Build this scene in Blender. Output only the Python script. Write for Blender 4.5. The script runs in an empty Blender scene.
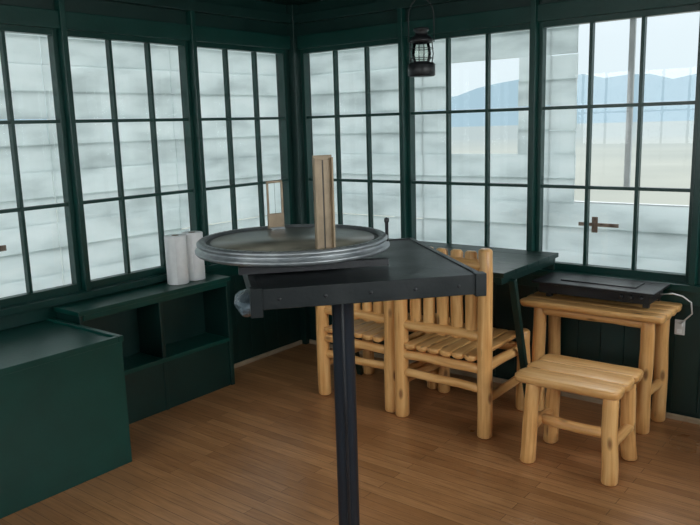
import bpy, math, random
from mathutils import Vector, Matrix, noise
random.seed(4)
S=bpy.context.scene
# ---------------------------------------------------------------- materials
def new_mat(name):
    m=bpy.data.materials.new(name); m.use_nodes=True
    nt=m.node_tree; nt.nodes.clear()
    out=nt.nodes.new('ShaderNodeOutputMaterial')
    return m,nt,out
def N(nt,t,**k):
    n=nt.nodes.new(t)
    for a,b in k.items():
        if a in n.inputs: n.inputs[a].default_value=b
        else: setattr(n,a,b)
    return n
def ramp(nt,stops,fac):
    r=nt.nodes.new('ShaderNodeValToRGB'); e=r.color_ramp.elements
    while len(e)<len(stops): e.new(0.5)
    for i,(p,c) in enumerate(stops):
        e[i].position=p; e[i].color=(c[0],c[1],c[2],1)
    nt.links.new(fac,r.inputs['Fac']); return r
def painted(name,c1,c2,rough=0.4,scale=6,bump=0.15,metal=0.0,stretch=(1,1,1)):
    m,nt,out=new_mat(name)
    b=N(nt,'ShaderNodeBsdfPrincipled'); b.inputs['Metallic'].default_value=metal
    tc=N(nt,'ShaderNodeTexCoord'); mp=N(nt,'ShaderNodeMapping'); mp.inputs['Scale'].default_value=stretch
    nt.links.new(tc.outputs['Object'],mp.inputs['Vector'])
    no=N(nt,'ShaderNodeTexNoise'); no.inputs['Scale'].default_value=scale; no.inputs['Detail'].default_value=6
    nt.links.new(mp.outputs['Vector'],no.inputs['Vector'])
    r=ramp(nt,[(0.3,c1),(0.7,c2)],no.outputs['Fac'])
    nt.links.new(r.outputs['Color'],b.inputs['Base Color'])
    rr=N(nt,'ShaderNodeMapRange'); rr.inputs['To Min'].default_value=rough*0.75; rr.inputs['To Max'].default_value=min(1,rough*1.3)
    nt.links.new(no.outputs['Fac'],rr.inputs['Value']); nt.links.new(rr.outputs['Result'],b.inputs['Roughness'])
    if bump:
        n2=N(nt,'ShaderNodeTexNoise'); n2.inputs['Scale'].default_value=scale*9
        nt.links.new(mp.outputs['Vector'],n2.inputs['Vector'])
        bp=N(nt,'ShaderNodeBump'); bp.inputs['Strength'].default_value=bump; bp.inputs['Distance'].default_value=0.004
        nt.links.new(n2.outputs['Fac'],bp.inputs['Height']); nt.links.new(bp.outputs['Normal'],b.inputs['Normal'])
    nt.links.new(b.outputs['BSDF'],out.inputs['Surface'])
    return m
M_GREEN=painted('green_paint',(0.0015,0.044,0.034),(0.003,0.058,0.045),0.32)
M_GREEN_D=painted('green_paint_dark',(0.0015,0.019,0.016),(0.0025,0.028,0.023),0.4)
M_FRAME=painted('window_frame_green',(0.0015,0.034,0.027),(0.0025,0.045,0.036),0.33)
M_BLACK=painted('black_metal',(0.008,0.009,0.011),(0.016,0.017,0.020),0.4,12)
M_STAND=painted('dark_stand_paint',(0.005,0.008,0.009),(0.012,0.015,0.016),0.36,9)
M_POLE=painted('pole_paint',(0.006,0.010,0.016),(0.013,0.020,0.030),0.4,7,stretch=(1,1,.3))
M_STEEL=painted('cast_grey_metal',(0.16,0.18,0.19),(0.36,0.38,0.39),0.36,14,metal=0.6)
M_BRASS=painted('aged_brass',(0.19,0.14,0.085),(0.32,0.24,0.155),0.45,14,metal=0.2)
M_MAP=painted('map_sheet',(0.075,0.075,0.06),(0.22,0.21,0.165),0.30,7,0.03)
M_PAPER=painted('paper_white',(0.86,0.87,0.87),(0.93,0.94,0.94),0.9,30,0.1)
M_CARD=painted('cardboard',(0.22,0.15,0.09),(0.28,0.2,0.12),0.9,30)
M_WHITEP=painted('white_plastic',(0.7,0.7,0.68),(0.78,0.78,0.76),0.35,10,0)
M_RUST=painted('rusty_iron',(0.16,0.09,0.06),(0.42,0.32,0.26),0.8,30,0.4)
M_TRIM=painted('bare_wood_trim',(0.34,0.25,0.16),(0.5,0.4,0.28),0.6,10,stretch=(1,1,4))
M_DECK=painted('weathered_deck',(0.30,0.29,0.27),(0.42,0.41,0.39),0.8,8)
M_RAIL=painted('white_rail_paint',(0.6,0.62,0.62),(0.75,0.77,0.77),0.6,8)
M_BLUEP=painted('smoky_blue_plastic',(0.04,0.06,0.075),(0.13,0.17,0.2),0.15,30,.6)

def shutter_mat():
    m,nt,out=new_mat('white_shutter_boards')
    tc=N(nt,'ShaderNodeTexCoord'); mp=N(nt,'ShaderNodeMapping'); mp.inputs['Scale'].default_value=(1,1,3)
    nt.links.new(tc.outputs['Object'],mp.inputs['Vector'])
    no=N(nt,'ShaderNodeTexNoise'); no.inputs['Scale'].default_value=3.0; no.inputs['Detail'].default_value=8
    nt.links.new(mp.outputs['Vector'],no.inputs['Vector'])
    r=ramp(nt,[(0.22,(0.62,0.67,0.67)),(0.5,(0.82,0.87,0.87)),(0.7,(0.88,0.92,0.92))],no.outputs['Fac'])
    d=N(nt,'ShaderNodeBsdfDiffuse'); t=N(nt,'ShaderNodeBsdfTranslucent'); mx=N(nt,'ShaderNodeMixShader'); mx.inputs[0].default_value=0.65
    nt.links.new(r.outputs['Color'],d.inputs['Color']); nt.links.new(r.outputs['Color'],t.inputs['Color'])
    nt.links.new(d.outputs[0],mx.inputs[1]); nt.links.new(t.outputs[0],mx.inputs[2]); nt.links.new(mx.outputs[0],out.inputs['Surface'])
    return m
M_SHUT=shutter_mat()
M_BATTEN=painted('grey_batten',(0.45,0.48,0.49),(0.6,0.63,0.64),0.8,10)
def pine_mat(name,dark=1.0):
    m,nt,out=new_mat(name)
    b=N(nt,'ShaderNodeBsdfPrincipled'); b.inputs['Roughness'].default_value=0.33
    uv=N(nt,'ShaderNodeUVMap'); mp=N(nt,'ShaderNodeMapping'); mp.inputs['Scale'].default_value=(30,2.2,1)
    nt.links.new(uv.outputs['UV'],mp.inputs['Vector'])
    no=N(nt,'ShaderNodeTexNoise'); no.inputs['Scale'].default_value=1.6; no.inputs['Detail'].default_value=6; no.inputs['Distortion'].default_value=0.5
    nt.links.new(mp.outputs['Vector'],no.inputs['Vector'])
    a=[tuple(x*dark for x in c) for c in [(0.58,0.26,0.075),(0.80,0.44,0.16),(0.90,0.57,0.25)]]
    r=ramp(nt,[(0.25,a[0]),(0.5,a[1]),(0.75,a[2])],no.outputs['Fac'])
    mp2=N(nt,'ShaderNodeMapping'); mp2.inputs['Scale'].default_value=(12,5,1)
    nt.links.new(uv.outputs['UV'],mp2.inputs['Vector'])
    vo=N(nt,'ShaderNodeTexVoronoi'); vo.inputs['Scale'].default_value=1.0
    nt.links.new(mp2.outputs['Vector'],vo.inputs['Vector'])
    kr=ramp(nt,[(0.08,(1,1,1)),(0.19,(0,0,0))],vo.outputs['Distance'])
    mx=N(nt,'ShaderNodeMix',data_type='RGBA'); mx.inputs[7].default_value=(0.2*dark,0.075*dark,0.025*dark,1)
    mul=N(nt,'ShaderNodeMath',operation='MULTIPLY'); mul.inputs[1].default_value=0.85
    nt.links.new(kr.outputs['Color'],mul.inputs[0])
    nt.links.new(mul.outputs[0],mx.inputs[0]); nt.links.new(r.outputs['Color'],mx.inputs[6])
    nt.links.new(mx.outputs[2],b.inputs['Base Color'])
    nt.links.new(b.outputs[0],out.inputs['Surface']); return m
M_PINE=pine_mat('honey_pine_log')
def floor_mat():
    m,nt,out=new_mat('oak_strip_floor')
    b=N(nt,'ShaderNodeBsdfPrincipled')
    tc=N(nt,'ShaderNodeTexCoord')
    br=N(nt,'ShaderNodeTexBrick'); br.offset=0.37; br.inputs['Scale'].default_value=1
    br.inputs['Brick Width'].default_value=0.9; br.inputs['Row Height'].default_value=0.057
    br.inputs['Mortar Size'].default_value=0.0012; br.inputs['Bias'].default_value=0
    br.inputs['Color1'].default_value=(0.38,0.175,0.068,1); br.inputs['Color2'].default_value=(0.52,0.26,0.11,1); br.inputs['Mortar'].default_value=(0.13,0.055,0.02,1)
    nt.links.new(tc.outputs['Object'],br.inputs['Vector'])
    mp=N(nt,'ShaderNodeMapping'); mp.inputs['Scale'].default_value=(2.5,34,1); nt.links.new(tc.outputs['Object'],mp.inputs['Vector'])
    no=N(nt,'ShaderNodeTexNoise'); no.inputs['Scale'].default_value=2.2; no.inputs['Detail'].default_value=7
    nt.links.new(mp.outputs['Vector'],no.inputs['Vector'])
    r=ramp(nt,[(0.25,(0.70,0.68,0.65)),(0.75,(1.12,1.12,1.12))],no.outputs['Fac'])
    mx=N(nt,'ShaderNodeMix',data_type='RGBA'); mx.blend_type='MULTIPLY'; mx.inputs[0].default_value=1
    nt.links.new(br.outputs['Color'],mx.inputs[6]); nt.links.new(r.outputs['Color'],mx.inputs[7])
    n2=N(nt,'ShaderNodeTexNoise'); n2.inputs['Scale'].default_value=1.7; n2.inputs['Detail'].default_value=5
    nt.links.new(tc.outputs['Object'],n2.inputs['Vector'])
    r2=ramp(nt,[(0.3,(0.80,0.78,0.76)),(0.7,(1.1,1.1,1.1))],n2.outputs['Fac'])
    m2=N(nt,'ShaderNodeMix',data_type='RGBA'); m2.blend_type='MULTIPLY'; m2.inputs[0].default_value=1
    nt.links.new(mx.outputs[2],m2.inputs[6]); nt.links.new(r2.outputs['Color'],m2.inputs[7])
    nt.links.new(m2.outputs[2],b.inputs['Base Color'])
    rr=N(nt,'ShaderNodeMapRange'); rr.inputs['To Min'].default_value=0.22; rr.inputs['To Max'].default_value=0.38
    nt.links.new(n2.outputs['Fac'],rr.inputs['Value']); nt.links.new(rr.outputs['Result'],b.inputs['Roughness'])
    bp=N(nt,'ShaderNodeBump'); bp.inputs['Strength'].default_value=0.25; bp.inputs['Distance'].default_value=0.002; bp.invert=True
    nt.links.new(br.outputs['Fac'],bp.inputs['Height']); nt.links.new(bp.outputs['Normal'],b.inputs['Normal'])
    nt.links.new(b.outputs[0],out.inputs['Surface']); return m
M_FLOOR=floor_mat()
def glass_mat(name,tint=(0.98,0.99,0.99)):
    m,nt,out=new_mat(name)
    t=N(nt,'ShaderNodeBsdfTransparent'); t.inputs['Color'].default_value=(*tint,1)
    g=N(nt,'ShaderNodeBsdfGlossy'); g.inputs['Roughness'].default_value=0.01
    fr=N(nt,'ShaderNodeFresnel'); fr.inputs['IOR'].default_value=1.45
    mu=N(nt,'ShaderNodeMath',operation='MULTIPLY'); mu.inputs[1].default_value=1.1
    nt.links.new(fr.outputs[0],mu.inputs[0])
    mx=N(nt,'ShaderNodeMixShader'); nt.links.new(mu.outputs[0],mx.inputs[0]); nt.links.new(t.outputs[0],mx.inputs[1]); nt.links.new(g.outputs[0],mx.inputs[2])
    nt.links.new(mx.outputs[0],out.inputs['Surface']); return m
M_GLASS=glass_mat('window_glass')
# ---------------------------------------------------------------- mesh builder
class B:
    def __init__(s): s.v=[];s.f=[];s.m=[];s.uv=[];s.mats=[];s.sm=[]
    def mi(s,m):
        if m not in s.mats: s.mats.append(m)
        return s.mats.index(m)
    def add(s,vs,fs,mat,uvs=None,smooth=False,M=None):
        o=len(s.v); i=s.mi(mat)
        for p in vs:
            p=Vector(p); s.v.append(M@p if M else p)
        for k,f in enumerate(fs):
            s.f.append([a+o for a in f]); s.m.append(i); s.sm.append(smooth)
            s.uv.append(uvs[k] if uvs else [(vs[a][0]+vs[a][2]*.37,vs[a][1]+vs[a][2]) for a in f])
    def box(s,x0,x1,y0,y1,z0,z1,mat,M=None):
        x0,x1=sorted((x0,x1));y0,y1=sorted((y0,y1));z0,z1=sorted((z0,z1))
        vs=[(x0,y0,z0),(x1,y0,z0),(x1,y1,z0),(x0,y1,z0),(x0,y0,z1),(x1,y0,z1),(x1,y1,z1),(x0,y1,z1)]
        s.add(vs,[(3,2,1,0),(4,5,6,7),(0,1,5,4),(1,2,6,5),(2,3,7,6),(3,0,4,7)],mat,M=M)
    def beam(s,p0,p1,w,d,mat,up=(0,0,1)):
        p0=Vector(p0);p1=Vector(p1);z=(p1-p0);L=z.length;z.normalize();x=Vector(up).cross(z)
        if x.length<1e-3: x=Vector((1,0,0))
        x.normalize();y=z.cross(x)
        M=Matrix(((x.x,y.x,z.x,p0.x),(x.y,y.y,z.y,p0.y),(x.z,y.z,z.z,p0.z),(0,0,0,1)))
        s.box(-w/2,w/2,-d/2,d/2,0,L,mat,M)
    def lathe(s,prof,mat,n=48,M=None,smooth=True):
        vs=[];fs=[]
        for r,z in prof:
            for k in range(n):
                a=2*math.pi*k/n; vs.append((r*math.cos(a),r*math.sin(a),z))
        for j in range(len(prof)-1):
            for k in range(n):
                k2=(k+1)%n; fs.append((j*n+k,j*n+k2,(j+1)*n+k2,(j+1)*n+k))
        s.add(vs,fs,mat,smooth=smooth,M=M)
    def tube(s,pts,r,mat,n=8,closed=False):
        pts=[Vector(p) for p in pts]; vs=[];fs=[];N_=len(pts)
        pu=None
        for i,p in enumerate(pts):
            if closed: t=pts[(i+1)%N_]-pts[i-1]
            else: t=pts[min(i+1,N_-1)]-pts[max(i-1,0)]
            t.normalize()
            if pu is None:
                u=t.cross(Vector((0,0,1)))
                if u.length<.1: u=t.cross(Vector((1,0,0)))
            else: u=pu-t*pu.dot(t)
            u.normalize();pu=u;w=t.cross(u)
            for k in range(n):
                a=2*math.pi*k/n; vs.append(p+(u*math.cos(a)+w*math.sin(a))*r)
        for j in range(N_ if closed else N_-1):
            for k in range(n):
                k2=(k+1)%n;j2=(j+1)%N_
                fs.append((j*n+k,j*n+k2,j2*n+k2,j2*n+k))
        if not closed: fs.append(tuple(range(n))[::-1]); fs.append(tuple((N_-1)*n+k for k in range(n)))
        s.add(vs,fs,mat,smooth=True)
    def log(s,p0,p1,r0,r1,mat,n=16,flat=None,wob=0.004,seed=0,squash=1.0):
        p0=Vector(p0);p1=Vector(p1);ax=p1-p0;L=ax.length;ax.normalize()
        if flat is not None: w=Vector(flat); w=(w-ax*w.dot(ax)).normalized()
        else:
            w=Vector((0,0,1)).cross(ax)
            if w.length<.1: w=Vector((1,0,0))
            w.normalize()
        u=w.cross(ax).normalized()
        ch=min(r0,r1)*0.35
        st=[(0,.0),(0,.62),(ch*.4,.86),(ch,1.0)]
        K=7
        for i in range(1,K): st.append((ch+(L-2*ch)*i/K,1.0))
        st+=[(L-ch,1.0),(L-ch*.4,.86),(L,.62),(L,0)]
        vs=[];fs=[];uvs=[]
        sd=seed*7.3+p0.x*3+p0.y*5+p0.z
        for j,(d,k) in enumerate(st):
            q=d/L; r=(r0+(r1-r0)*q)*k
            off=u*(noise.noise(Vector((sd,q*2.5,0)))*wob*2)+w*(noise.noise(Vector((sd,q*2.5,9)))*wob*2)
            for a in range(n):
                an=2*math.pi*a/n; rr=r*(1+0.07*noise.noise(Vector((sd+math.cos(an),math.sin(an),d*9))))
                cu=math.cos(an)*rr; cw=math.sin(an)*rr*squash
                if flat is not None and cw>r*0.15: cw=r*0.15+ (cw-r*0.15)*0.12
                vs.append(p0+ax*d+off+u*cu+w*cw)
        for j in range(len(st)-1):
            for a in range(n):
                a2=(a+1)%n; fs.append((j*n+a,j*n+a2,(j+1)*n+a2,(j+1)*n+a))
                ra=r0*2*math.pi
                x0=ra*a/n+sd; x1=ra*(a+1)/n+sd; y0=st[j][0]+sd; y1=st[j+1][0]+sd
                if j==0 or j==len(st)-2: y1=y0+.004
                uvs.append([(x0,y0),(x1,y0),(x1,y1),(x0,y1)])
        s.add(vs,fs,mat,uvs=uvs,smooth=True)
    def make(s,name,bevel=0,parent=None):
        me=bpy.data.meshes.new(name); me.from_pydata([tuple(v) for v in s.v],[],s.f)
        for m in s.mats: me.materials.append(m)
        ul=me.uv_layers.new(name='UVMap'); li=0
        for p,mi,uv,sm in zip(me.polygons,s.m,s.uv,s.sm):
            p.material_index=mi; p.use_smooth=sm
            for q in uv: ul.data[li].uv=q; li+=1
        me.update()
        ob=bpy.data.objects.new(name,me); S.collection.objects.link(ob)
        if bevel:
            b=ob.modifiers.new('bevel','BEVEL'); b.width=bevel; b.segments=2; b.limit_method='ANGLE'; b.angle_limit=math.radians(50)
        if parent: ob.parent=parent
        return ob
def empty(name,loc=(0,0,0)):
    e=bpy.data.objects.new(name,None); S.collection.objects.link(e); e.empty_display_size=.1; return e
# ---------------------------------------------------------------- room
RS=4.46; ZC=2.44; ZS=0.787; ZT=2.10; T=0.10
b=B(); b.box(-.1,RS+.1,-RS-.1,.1,-.06,0,M_FLOOR); b.make('floor')
b=B(); b.box(-.1,RS+.1,-RS-.1,.1,ZC,ZC+.08,M_GREEN_D)
for i in range(30):
    x=i*.15; b.box(x,min(x+.146,RS),-RS,0,ZC-.012,ZC,M_GREEN_D)
b.make('ceiling',.002)
Ledges=[(-.89,-.11),(-1.75,-.975),(-2.61,-1.836),(-3.47,-2.70),(-4.34,-3.56)]
Redges=[(.09,.895),(.975,1.78),(1.86,2.665),(2.75,3.55),(3.63,4.38)]
def wall(name,edges,tf,lo,hi):
    b=B()
    def bx(a0,a1,d0,d1,z0,z1,m): 
        p=tf(a0,d0);q=tf(a1,d1); b.box(p[0],q[0],p[1],q[1],z0,z1,m)
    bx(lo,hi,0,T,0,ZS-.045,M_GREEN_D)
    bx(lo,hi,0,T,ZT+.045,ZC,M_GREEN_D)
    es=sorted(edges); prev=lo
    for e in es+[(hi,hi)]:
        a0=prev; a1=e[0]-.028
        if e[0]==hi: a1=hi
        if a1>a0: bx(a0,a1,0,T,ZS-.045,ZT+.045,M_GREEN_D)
        prev=e[1]+.028
    n=int((hi-lo)/.13)
    for i in range(n):
        bx(lo+i*.13+.001,lo+(i+1)*.13-.001,-.008,0,0.05,ZS-.06,M_GREEN_D)
    return b.make(name,.002)
tfL=lambda a,d:(-d,a)
tfR=lambda a,d:(a,d)
tfF=lambda a,d:(a,-RS-d)
tfE=lambda a,d:(RS+d,a)
wall('wall_left',Ledges,tfL,-RS,0)
wall('wall_right',Redges,tfR,-T,RS)
wall('wall_front',Redges,tfF,-T,RS+T)
wall('wall_rear',Ledges,tfE,-RS,0.0)
def trims(name,edges,tf,lo,hi):
    b=B()
    def bx(a0,a1,d0,d1,z0,z1,m): 
        p=tf(a0,d0);q=tf(a1,d1); b.box(p[0],q[0],p[1],q[1],z0,z1,m)
    bx(lo,hi,-.055,0,ZS-.075,ZS-.04,M_FRAME)
    bx(lo,hi,-.02,0,ZS-.15,ZS-.075,M_FRAME)
    bx(lo,hi,-.03,0,ZT+.03,ZT+.12,M_FRAME)
    bx(lo,hi,-.05,0,ZT+.20,ZT+.26,M_GREEN_D)
    es=sorted(edges)
    for i in range(len(es)-1):
        m=(es[i][1]+es[i+1][0])/2
        bx(m-.016,m+.016,-.045,0,ZS-.04,ZC-.012,M_FRAME)
    return b.make(name,.003)
trims('trim_1',Ledges,tfL,-RS,-.06); trims('trim_2',Redges,tfR,0.06,RS)
trims('trim_3',Redges,tfF,.06,RS-.06); trims('trim_4',Ledges,tfE,-RS+.06,-.06)
b=B(); b.box(0,.06,-.06,0,0,ZC-.012,M_GREEN_D); b.make('trim_5',.003)
for nm,bxs in (('baseboard_left',(0,.018,-RS,-.02)),('baseboard_right',(0.02,RS,-.018,0))):
    b=B(); x0,x1,y0,y1=bxs
    if 'left' in nm: b.box(.008,.022,y0,y1,0,.03,M_TRIM)
    else: b.box(x0,x1,-.022,-.008,0,.03,M_TRIM)
    b.make(nm,.003)
wn=0
def window(e,tf,glass=True):
    global wn; wn+=1
    root=empty('window_%d'%wn)
    a0,a1=e; b=B()
    def bx(q0,q1,d0,d1,z0,z1,m): 
        p=tf(q0,d0);q=tf(q1,d1); b.box(p[0],q[0],p[1],q[1],z0,z1,m)
    f=.028
    bx(a0-f,a0,.0,.05,ZS-.045,ZT+.045,M_FRAME); bx(a1,a1+f,.0,.05,ZS-.045,ZT+.045,M_FRAME)
    bx(a0,a1,.0,.05,ZS-.045,ZS,M_FRAME); bx(a0,a1,.0,.05,ZT,ZT+.045,M_FRAME)
    for i in (1,2):
        c=a0+(a1-a0)*i/3; bx(c-.009,c+.009,.005,.042,ZS,ZT,M_FRAME)
        z=ZS+(ZT-ZS)*i/3; bx(a0,a1,.008,.040,z-.009,z+.009,M_FRAME)
    b.make('sash',.002,root)
    g=B(); p=tf(a0,.024);q=tf(a1,.024)
    g.add([(p[0],p[1],ZS),(q[0],q[1],ZS),(q[0],q[1],ZT),(p[0],p[1],ZT)],[(0,1,2,3)],M_GLASS)
    g.make('glass_panes',0,root)
for e in Ledges: window(e,tfL)
for e in Redges: window(e,tfR)
for e in Redges: window(e,tfF)
for e in Ledges: window(e,tfE)
# ---------------------------------------------------------------- exterior shutters (horizontal white boards)
def shutter(tf,a0,a1,z0,z1,d=.2,holes=()):
    b=B()
    def bx(q0,q1,d0,d1,zz0,zz1,m): 
        p=tf(q0,d0);q=tf(q1,d1); b.box(p[0],q[0],p[1],q[1],zz0,zz1,m)
    z=z0; H=.143; k=0; side=0
    while z<z1-.02:
        gap=.005 if random.random()<.16 else -.004
        zz=min(z+H-gap,z1); segs=[(a0,a1)]
        for h in holes:
            if zz>h[2]+.03 and z<h[3]-.03:
                ns=[]
                for s0,s1 in segs:
                    if h[0]>s0 and h[1]<s1: ns+= [(s0,h[0]),(h[1],s1)]
                    elif h[0]<=s0 and h[1]>=s1: pass
                    elif h[0]<=s0<h[1]: ns.append((h[1],s1))
                    elif h[0]<s1<=h[1]: ns.append((s0,h[0]))
                    else: ns.append((s0,s1))
                segs=ns
        j=random.uniform(0,.003)+(.008 if side else 0); side=1-side
        for s0,s1 in segs:
            bx(s0,s1,d+j,d+.008+j,z,zz,M_SHUT)
        z+=H; k+=1
    return b,bx
for i,e in enumerate(Ledges):
    b,bx=shutter(tfL,e[0]-.04,(e[1]+.04 if i else .2),ZS-.25,ZT+.2,.2)
    if i==2: bx(e[0]+.25,e[0]+.5,.185,.195,1.0,1.03,M_RUST); bx(e[0]+.3,e[0]+.34,.18,.195,.97,1.05,M_RUST)
    b.make('exterior_shutter')
for i,e in enumerate(Redges[:4]):
    holes=()  # added openings: the landscape through them stands in for reflections in the glass
    if i==1: holes=[(1.13,1.62,1.37,1.95)]
    if i==2: holes=[(1.98,2.66,1.2,2.3)]
    if i==3: holes=[(2.8,3.4,1.2,2.3)]
    b,bx=shutter(tfR,(e[0]-.04 if i else -.2),e[1]+.04,ZS-.25,ZT+.2,.2,holes)
    if i==2:
        bx(2.02,2.25,.185,.195,.985,1.005,M_RUST); bx(2.10,2.13,.18,.195,.95,1.04,M_RUST)
        bx(2.26,2.29,.22,.24,1.2,ZT+.2,M_RAIL)
    b.make('exterior_shutter')
b=B()
for i in range(7):
    o=.12+i*.15
    b.box(-1.2,RS+1.2,o,o+.14,-.16,-.12,M_DECK); b.box(-o-.14,-o,-RS-1.2,.1,-.16,-.12,M_DECK)
b.make('catwalk_deck')
b=B()
for z in (.35,.75,.98):
    b.box(-1.2,RS+1.2,1.12,1.16,z-.04,z+.04,M_RAIL)
for x in (-1.1,0.1,1.3,2.5,3.7,4.9): b.box(x,x+.08,1.06,1.12,-.12,1.02,M_RAIL)
b.make('catwalk_railing')
# ---------------------------------------------------------------- terrain
def terrain_mat(name,c1,c2,haze_glow,dn,df,scale,mx_=0.9):
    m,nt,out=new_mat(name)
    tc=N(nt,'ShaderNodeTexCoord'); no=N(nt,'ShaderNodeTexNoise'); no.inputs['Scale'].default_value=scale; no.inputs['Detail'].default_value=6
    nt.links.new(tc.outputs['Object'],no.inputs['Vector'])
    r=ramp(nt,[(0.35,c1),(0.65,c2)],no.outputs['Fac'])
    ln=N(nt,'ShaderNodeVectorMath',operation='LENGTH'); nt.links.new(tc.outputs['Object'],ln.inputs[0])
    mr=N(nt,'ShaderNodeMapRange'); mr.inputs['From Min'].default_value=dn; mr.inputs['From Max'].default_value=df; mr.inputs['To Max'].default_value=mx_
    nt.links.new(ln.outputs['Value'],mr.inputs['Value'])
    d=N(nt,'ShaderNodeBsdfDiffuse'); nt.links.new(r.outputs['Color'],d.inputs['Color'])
    e=N(nt,'ShaderNodeEmission'); e.inputs['Color'].default_value=(*haze_glow,1)  # air haze painted as a glow on the terrain, growing with distance
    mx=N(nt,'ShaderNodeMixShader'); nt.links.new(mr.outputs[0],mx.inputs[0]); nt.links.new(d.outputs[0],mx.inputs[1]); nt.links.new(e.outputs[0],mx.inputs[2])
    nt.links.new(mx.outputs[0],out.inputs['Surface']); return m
MG=terrain_mat('dry_grassland_haze_glow',(0.36,0.36,0.31),(0.46,0.45,0.38),(0.55,0.66,0.68),5,700,.01,.92)
MH=terrain_mat('mountains_haze_glow',(0.2,0.25,0.28),(0.25,0.3,0.32),(0.44,0.63,0.74),100,2500,.004,.97)
b=B(); n=64; vs=[(0,0,-14)];fs=[]
for rr in (60,600,2500,4200):
    for k in range(n): a=2*math.pi*k/n; vs.append((rr*math.cos(a),rr*math.sin(a),-14))
for k in range(n): fs.append((0,1+k,1+(k+1)%n))
for j in range(3):
    for k in range(n): fs.append((1+j*n+k,1+(j+1)*n+k,1+(j+1)*n+(k+1)%n,1+j*n+(k+1)%n))
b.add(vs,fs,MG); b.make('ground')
b=B(); n=240
for L,(R0,H0,am) in enumerate(((3000,60,80),(3700,170,120))):
    vs=[];fs=[]
    for j,q in enumerate((-1,-.4,0,.4)):
        for k in range(n):
            a=2*math.pi*k/n
            h=H0+am*noise.fractal(Vector((math.cos(a)*4,math.sin(a)*4,L*5)),1.0,2.0,5)
            hh=h*(1 if q==0 else (0 if q==-1 else .55))
            if abs(q)==.4: hh+=25*noise.noise(Vector((a*30,q*3,L)))
            vs.append(((R0+q*500)*math.cos(a),(R0+q*500)*math.sin(a),-14+max(hh,0)))
    for j in range(3):
        for k in range(n): fs.append((j*n+k,(j+1)*n+k,(j+1)*n+(k+1)%n,j*n+(k+1)%n))
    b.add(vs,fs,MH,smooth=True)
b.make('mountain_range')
# ---------------------------------------------------------------- fire finder stand
e1=Vector((.6505,.7595,0)); e2=Vector((-.7595,.6505,0))
NL=Vector((2.08,-2.522,0))
MS=Matrix(((e1.x,e2.x,0,NL.x),(e1.y,e2.y,0,NL.y),(0,0,1,0),(0,0,0,1)))
b=B(); W=.725;D=.81;zt=1.13
b.box(0.01,W-.01,.01,D-.01,zt-.02,zt-.004,M_STAND,MS)
b.box(0,W,0,.02,zt-.064,zt,M_STAND,MS); b.box(0,W,D-.02,D,zt-.064,zt,M_STAND,MS)
b.box(0,.02,.02,D-.02,zt-.064,zt,M_STAND,MS); b.box(W-.02,W,.02,D-.02,zt-.064,zt,M_STAND,MS)
b.box(-.006,.03,-.006,.03,zt-.085,zt+.004,M_STAND,MS)
b.box(W-.03,W+.006,-.006,.03,zt-.070,zt+.003,M_STAND,MS)
for k in range(5):
    x=.08+k*.14
    Mb=MS@Matrix.Translation((x,-.001,zt-.033))@Matrix.Rotation(math.pi/2,4,'X')
    b.lathe([(0,.004),(.005,.003),(.006,0)],M_BLACK,12,Mb)
px,py=2.08,-2.10
b.box(.27,.33,.02,D-.02,zt-.06,zt-.02,M_STAND,MS); b.box(.42,.48,.02,D-.02,zt-.06,zt-.02,M_STAND,MS)
TM=Matrix.Translation((px,py,0))
b.lathe([(0,.0),(.13,.0),(.13,.012),(.05,.016),(.046,.06),(.038,.065),(.038,zt-.07),(0.09,zt-.06),(.09,zt-.02)],M_POLE,32,TM)
for k in range(4):
    a=math.pi/4+k*math.pi/2
    b.lathe([(0,.024),(.011,.024),(.011,.012)],M_BLACK,6,Matrix.Translation((px+.095*math.cos(a),py+.095*math.sin(a),0)),smooth=False)
b.tube([(px+.03,py-.035,.02),(px+.03,py-.036,.5),(px+.028,py-.037,1.06)],.005,M_BLACK,8)
vs=[];fs=[];n=20;m_=10
for j in range(m_+1):
    th=math.pi*j/m_
    for k in range(n):
        a=2*math.pi*k/n
        p=Vector((math.sin(th)*math.cos(a)*.045,math.sin(th)*math.sin(a)*.13,math.cos(th)*.035))
        p*=1+.28*noise.noise(p*28)
        vs.append((p.x,p.y+.20,p.z+zt-.085))
for j in range(m_):
    for k in range(n): fs.append((j*n+k,j*n+(k+1)%n,(j+1)*n+(k+1)%n,(j+1)*n+k))
b.add(vs,fs,M_BLUEP,M=MS)
b.make('fire_finder_stand',.002)
# ---------------------------------------------------------------- fire finder
cx,cy=1.89,-2.13; dz=.025
TM=Matrix.Translation((cx,cy,dz)); root=empty('fire_finder')
b=B()
b.lathe([(.20,1.131),(.22,1.131),(.235,1.145),(.315,1.150),(.333,1.156),(.338,1.162),(.338,1.168),(.326,1.172),(.322,1.178),(.322,1.182),(.331,1.186),(.331,1.194),(.324,1.199),(.306,1.199),(.300,1.190),(.0,1.188)],M_STEEL,96,TM)
b.make('azimuth_ring',0,root)
b=B(); b.lathe([(.284,1.188),(.284,1.1925),(0,1.1925)],M_MAP,96,TM)
b.lathe([(.299,1.1895),(.299,1.191),(.285,1.191)],M_BLACK,96,TM)
b.make('map_disc',0,root)
b=B()
for k in range(72):
    a=2*math.pi*k/72; L=.014 if k%6==0 else .008
    Mx=TM@Matrix.Rotation(a,4,'Z'); b.box(.323-L,.323,-.0008,.0008,1.199,1.1996,M_BLACK,Mx)
b.make('degree_marks',0,root)
b=B()
for off in (-.16,.16):
    c=Vector((cx,cy,0))+e2*off
    b.beam(c-e1*.2+Vector((0,0,1.144)),c+e1*.30+Vector((0,0,1.144)),.025,.024,M_BLACK)
b.make('slide_rails',.001,root)
fd=Vector((2.142-cx,-2.257-cy,0)).normalized(); fs_=Vector((-fd.y,fd.x,0))
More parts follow.
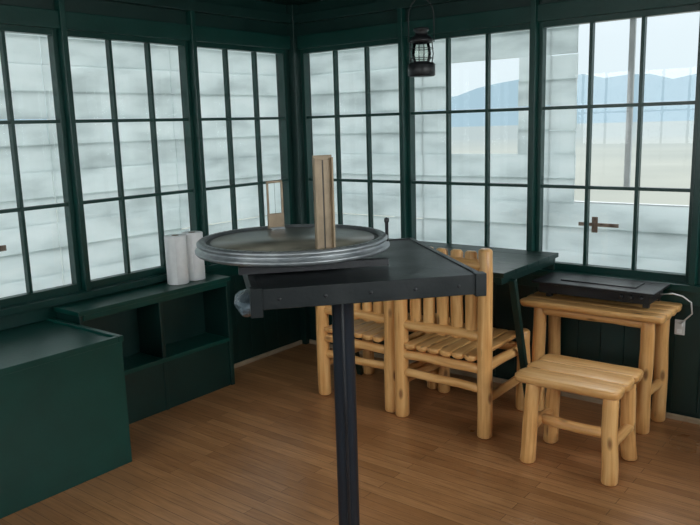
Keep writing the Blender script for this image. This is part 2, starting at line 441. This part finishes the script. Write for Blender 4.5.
def fm(dist,lat=0): 
    o=Vector((cx,cy,dz))+fd*dist+fs_*lat
    return Matrix(((fs_.x,fd.x,0,o.x),(fs_.y,fd.y,0,o.y),(0,0,1,o.z),(0,0,0,1)))
b=B(); Mv=fm(.285)
b.box(-.031,-.002,-.004,.004,1.17,1.485,M_BRASS,Mv); b.box(.002,.031,-.004,.004,1.17,1.485,M_BRASS,Mv)
b.box(-.002,.002,-.004,.003,1.17,1.485,M_BLACK,Mv); b.box(-.031,.031,-.004,.005,1.472,1.487,M_BRASS,Mv)
b.box(-.031,-.025,-.004,.016,1.19,1.48,M_BRASS,Mv); b.box(.025,.031,-.004,.016,1.19,1.48,M_BRASS,Mv)
b.box(-.036,.036,-.006,.030,1.165,1.188,M_BRASS,Mv)
b.make('front_sight_vane',.001,root)
b=B(); Mv=fm(-.285,.04)
b.box(-.032,-.025,-.004,.004,1.19,1.375,M_BRASS,Mv); b.box(.025,.032,-.004,.004,1.19,1.375,M_BRASS,Mv)
b.box(-.032,.032,-.004,.004,1.367,1.375,M_BRASS,Mv); b.box(-.032,.032,-.006,.006,1.19,1.25,M_BRASS,Mv)
b.box(-.0006,.0006,-.0006,.0006,1.21,1.372,M_BLACK,Mv)
b.box(-.03,.03,-.02,.02,1.186,1.198,M_STEEL,Mv)
b.make('rear_sight_frame',.001,root)
b=B(); q=Vector((cx,cy,dz))+Vector((.75,.66,0)).normalized()*.33
b.lathe([(0.006,1.17),(.006,1.235),(.009,1.24),(.009,1.25),(0,1.255)],M_BLACK,16,Matrix.Translation(q))
b.make('clamp_knob',0,root)
# ---------------------------------------------------------------- log chairs
def chair(name,x0,x1,yb,yf,seed):
    root=empty(name); P=M_PINE
    b=B()
    b.log((x0,yb,0),(x0,yb,.985),.040,.036,P,seed=seed); b.make('back_post_1',0,root)
    b=B(); b.log((x1,yb,0),(x1,yb,.985),.040,.036,P,seed=seed+1); b.make('back_post_2',0,root)
    b=B(); b.log((x0,yf,0),(x0,yf,.47),.038,.036,P,seed=seed+2); b.make('front_leg_1',0,root)
    b=B(); b.log((x1,yf,0),(x1,yf,.47),.038,.036,P,seed=seed+3); b.make('front_leg_2',0,root)
    b=B()
    for z,r in ((.37,.026),(.20,.024)):
        b.log((x0,yb,z),(x0,yf,z),r,r,P,n=12,seed=seed+z); b.log((x1,yb,z),(x1,yf,z),r,r,P,n=12,seed=seed+z+1)
    b.log((x0,yb,.36),(x1,yb,.36),.026,.026,P,n=12,seed=seed+5); b.log((x0,yf,.36),(x1,yf,.36),.026,.026,P,n=12,seed=seed+6)
    b.log((x0,yb,.26),(x1,yb,.26),.023,.023,P,n=12,seed=seed+7)
    b.make('stretchers',0,root)
    b=B(); n=6; w=(x1-x0-.07)/n
    for i in range(n):
        x=x0+.035+w*(i+.5)
        b.log((x,yb-.035,.425),(x,yf+.05,.43),w*.52,w*.52,P,n=14,flat=(0,0,1),seed=seed+i*3,wob=.001,squash=.7)
    b.make('seat_slats',0,root)
    b=B()
    b.log((x0-.0,yb,.90),(x1+.0,yb,.90),.030,.030,P,n=12,seed=seed+8); b.log((x0,yb,.535),(x1,yb,.535),.026,.026,P,n=12,seed=seed+9)
    b.make('back_rails',0,root)
    b=B(); n=5; w=(x1-x0-.09)/n
    for i in range(n):
        x=x0+.045+w*(i+.5)
        b.log((x,yb+.02,.50),(x,yb+.02,.965),w*.42,w*.42,P,n=12,flat=(0,1,0),seed=seed+i*5,wob=.002,squash=.8)
    b.make('back_slats',0,root)
chair('log_chair',1.42,1.93,-.79,-.34,1)
chair('log_chair',.84,1.33,-.77,-.32,50)
# ---------------------------------------------------------------- green wall table
b=B()
for i in range(5): b.box(.78,1.985,-.009-(i+1)*.138,-.009-i*.138-.002,.825,.85,M_GREEN_D)
b.box(.80,1.965,-.03,-.0085,.745,.825,M_GREEN_D); b.box(.80,.84,-.68,-.03,.785,.825,M_GREEN_D); b.box(1.925,1.965,-.68,-.03,.785,.825,M_GREEN_D)
b.beam((1.985,-.60,.80),(1.985,-.36,0.0),.035,.03,M_GREEN_D,up=(0,1,0)); b.beam((.80,-.60,.80),(.80,-.36,0.0),.035,.03,M_GREEN_D,up=(0,1,0))
b.make('green_wall_table',.003)
# ---------------------------------------------------------------- log desk
root=empty('log_desk'); P=M_PINE; zt=.665
b=B()
for i in range(4):
    y=-.075-i*.09
    b.log((1.92,y,zt-.028),(2.67,y,zt-.028),.046,.046,P,n=16,flat=(0,0,1),seed=i+20,wob=.0005,squash=.75)
b.make('desk_top',0,root)
b=B()
for i,(x,y) in enumerate(((2.0,-.29),(2.57,-.29),(2.0,-.085),(2.59,-.085))):
    b.log((x,y,0),(x,y,zt-.03),.037,.034,P,seed=30+i)
b.make('desk_legs',0,root)
b=B(); b.log((2.0,-.29,.58),(2.57,-.29,.58),.026,.026,P,n=12,seed=40)
b.log((2.0,-.29,.22),(2.0,-.085,.22),.024,.024,P,n=12,seed=41); b.log((2.58,-.29,.22),(2.59,-.085,.22),.024,.024,P,n=12,seed=42)
b.log((2.0,-.18,.22),(2.58,-.18,.22),.024,.024,P,n=12,seed=43)
b.make('desk_stretchers',0,root)
root=empty('radio_receiver')
b=B()
b.box(2.0,2.58,-.31,-.07,zt+.016,zt+.07,M_BLACK); b.box(1.97,2.61,-.34,-.06,zt+.07,zt+.082,M_BLACK)
for x in (2.03,2.54):
    for y in (-.27,-.09): b.box(x,x+.03,y-.015,y+.015,zt-.008,zt+.018,M_BLACK)
b.box(2.1,2.5,-.26,-.12,zt+.082,zt+.088,M_BLACK)
for k in range(3): b.lathe([(0,.012),(.011,.012),(.013,0)],M_BLACK,16,Matrix.Translation((2.44+k*.05,-.31,zt+.045))@Matrix.Rotation(math.pi/2,4,'X'))
b.make('receiver_case',.003,root)
b=B()
b.tube([(2.58,-.12,zt+.035),(2.64,-.12,zt+.045),(2.685,-.11,zt+.035),(2.72,-.08,zt+.0),(2.72,-.05,.60),(2.685,-.04,.56),(2.66,-.035,.535)],.004,M_WHITEP)
b.make('power_cord',0,root)
b=B(); b.box(2.63,2.68,-.016,-.0085,.47,.55,M_WHITEP); b.box(2.64,2.67,-.034,-.016,.515,.54,M_WHITEP); b.box(2.643,2.667,-.019,-.016,.478,.50,M_PAPER)
b.make('electrical_outlet',.002)
# ---------------------------------------------------------------- log stool
root=empty('log_stool'); zt=.46
b=B()
for i in range(3):
    y=-.635-i*.13
    b.log((2.165,y,zt-.035),(2.65,y,zt-.035),.068,.068,P,n=18,flat=(0,0,1),seed=60+i,wob=.001,squash=.62)
b.make('seat_top',0,root)
b=B()
for i,(x,y) in enumerate(((2.23,-.93),(2.62,-.93),(2.61,-.63),(2.23,-.65))):
    tx=x+(.015 if x<2.4 else -.015); ty=y+(.03 if y<-.8 else -.01)
    b.log((x,y,0),(tx,ty,zt-.035),.037,.034,P,seed=70+i)
b.make('stool_legs',0,root)
b=B(); b.log((2.23,-.92,.17),(2.23,-.65,.17),.024,.024,P,n=12,seed=80); b.log((2.61,-.92,.17),(2.61,-.64,.17),.024,.024,P,n=12,seed=81)
b.log((2.24,-.785,.17),(2.61,-.785,.17),.026,.026,P,n=12,seed=82)
b.make('stool_stretchers',0,root)
# ---------------------------------------------------------------- green storage box
b=B(); x1=.65; y1=-2.02; y0=-3.35; h=.645
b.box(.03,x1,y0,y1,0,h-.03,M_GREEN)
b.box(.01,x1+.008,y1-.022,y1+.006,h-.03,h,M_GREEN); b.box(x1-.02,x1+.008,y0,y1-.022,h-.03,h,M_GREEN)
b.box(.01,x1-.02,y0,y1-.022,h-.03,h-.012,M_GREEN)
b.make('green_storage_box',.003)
# ---------------------------------------------------------------- bench shelf
b=B(); zs=.70
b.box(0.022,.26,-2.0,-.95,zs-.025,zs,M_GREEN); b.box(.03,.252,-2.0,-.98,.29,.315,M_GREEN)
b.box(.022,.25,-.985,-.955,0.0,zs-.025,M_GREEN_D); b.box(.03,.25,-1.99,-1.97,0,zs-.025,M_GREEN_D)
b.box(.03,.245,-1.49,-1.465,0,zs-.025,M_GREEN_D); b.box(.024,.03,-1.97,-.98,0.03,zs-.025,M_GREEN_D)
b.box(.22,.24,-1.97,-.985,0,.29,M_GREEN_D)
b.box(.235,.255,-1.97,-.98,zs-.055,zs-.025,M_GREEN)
b.make('wall_shelf_bench',.003)
def roll(x,y,z,name):
    b=B(); TM=Matrix.Translation((x,y,z))
    b.lathe([(.02,0.001),(.060,0.001),(.064,.004),(.064,.286),(.060,.29),(.022,.29)],M_PAPER,40,TM)
    b.lathe([(.022,.29),(.022,.0),(.019,0),(.019,.29),(.022,.29)],M_CARD,24,TM)
    a0=-1.2; b.box(.0635,.0655,-.0,.035,.004,.286,M_PAPER,TM@Matrix.Rotation(a0,4,'Z'))
    b.make(name)
roll(.135,-1.255,zs,'paper_towel_roll'); roll(.125,-1.12,zs,'paper_towel_roll')
# ---------------------------------------------------------------- hanging lantern
root=empty('hanging_lantern'); lx,ly=1.385,-.50
LM=Matrix.Translation((lx,ly,1.85))@Matrix.Scale(1.12,4)
def lp(x,y,z): return LM@Vector((x,y,z))
b=B()
b.lathe([(0,0),(.060,0),(.066,.006),(.066,.055),(.058,.064),(.040,.066),(.040,.070)],M_BLACK,32,LM)
b.lathe([(.044,.155),(.055,.160),(.057,.172),(.040,.188),(.030,.192),(.030,.212),(.038,.215),(.036,.226),(0,.232)],M_BLACK,32,LM)
for k in range(4):
    a=math.pi/4+k*math.pi/2; c,s_=math.cos(a),math.sin(a)
    b.tube([lp(.050*c,.050*s_,.05),lp(.058*c,.058*s_,.105),lp(.052*c,.052*s_,.165)],.003,M_BLACK)
for z in (.085,.13): b.tube([lp(.057*math.cos(2*math.pi*k/24),.057*math.sin(2*math.pi*k/24),z) for k in range(24)],.002,M_BLACK,6,True)
b.make('lantern_body',0,root)
b=B(); b.lathe([(.038,.066),(.046,.085),(.047,.11),(.042,.14),(.038,.156)],glass_mat('lantern_glass',(0.85,0.88,0.85)),32,LM); b.make('lantern_globe',0,root)
b=B()
rx,ry=.79*.068,.62*.068
pts=[(lx-rx,ly-ry,2.03)]
for k in range(13):
    a=math.pi*k/12; q=-math.cos(a); pts.append((lx+rx*q,ly+ry*q,2.16+.10*math.sin(a)))
pts.append((lx+rx,ly+ry,2.03))
b.tube(pts,.003,M_BLACK)
b.tube([(lx,ly,ZC-.012),(lx,ly,2.29),(lx+.008,ly,2.27),(lx+.003,ly,2.256),(lx-.01,ly,2.262)],.003,M_BLACK)
b.make('lantern_bail',0,root)
# ---------------------------------------------------------------- light
w=bpy.data.worlds.new('sky'); S.world=w; w.use_nodes=True; nt=w.node_tree; nt.nodes.clear()
o=N(nt,'ShaderNodeOutputWorld'); bg=N(nt,'ShaderNodeBackground'); tc=N(nt,'ShaderNodeTexCoord'); sx=N(nt,'ShaderNodeSeparateXYZ')
nt.links.new(tc.outputs['Generated'],sx.inputs[0])
r=ramp(nt,[(0.0,(0.68,0.79,0.83)),(0.12,(0.72,0.82,0.87)),(0.6,(0.82,0.92,1.0))],sx.outputs['Z'])
nt.links.new(r.outputs['Color'],bg.inputs['Color']); bg.inputs['Strength'].default_value=1.2; nt.links.new(bg.outputs[0],o.inputs[0])
def area(name,loc,tgt,sx_,sy_,pw,col):
    l=bpy.data.lights.new(name,'AREA'); l.shape='RECTANGLE'; l.size=sx_; l.size_y=sy_; l.energy=pw; l.color=col
    ob=bpy.data.objects.new(name,l); S.collection.objects.link(ob); ob.location=loc
    ob.rotation_euler=(Vector(tgt)-Vector(loc)).to_track_quat('-Z','Y').to_euler()
area('softbox_front',(2.2,-RS-.5,1.9),(2.2,-2,0.9),4.2,1.3,75,(0.98,1.0,1.0))  # added softbox lamp outside the unseen front windows, brightens the room
area('softbox_rear',(RS+.5,-2.2,1.9),(2.4,-2.0,0.9),4.2,1.3,115,(0.98,1.0,1.0))  # second added softbox, outside the unseen rear windows
l=bpy.data.lights.new('hazy_sun','SUN'); l.energy=3.9; l.angle=math.radians(50); l.color=(.99,1,.99)
ob=bpy.data.objects.new('hazy_sun',l); S.collection.objects.link(ob)
ob.rotation_euler=Vector((.5,-.5,-.75)).to_track_quat('-Z','Y').to_euler()
# ---------------------------------------------------------------- camera
Rv=Vector((.7866,.6169,-.0283));Uv=Vector((-.0907,.1607,.9828));Fv=Vector((-.6109,.7704,-.1824))
cam=bpy.data.cameras.new('camera'); co=bpy.data.objects.new('camera',cam); S.collection.objects.link(co)
Fv.normalize(); Rv=(Rv-Fv*Rv.dot(Fv)).normalized(); Uv=Rv.cross(Fv)
co.matrix_world=Matrix(((Rv.x,Uv.x,-Fv.x,3.6338),(Rv.y,Uv.y,-Fv.y,-4.0116),(Rv.z,Uv.z,-Fv.z,1.6),(0,0,0,1)))
cam.sensor_width=36; cam.sensor_fit='HORIZONTAL'; cam.lens=739.87*36/700; cam.clip_start=.05; cam.clip_end=12000
S.camera=co
S.view_settings.view_transform='Standard'
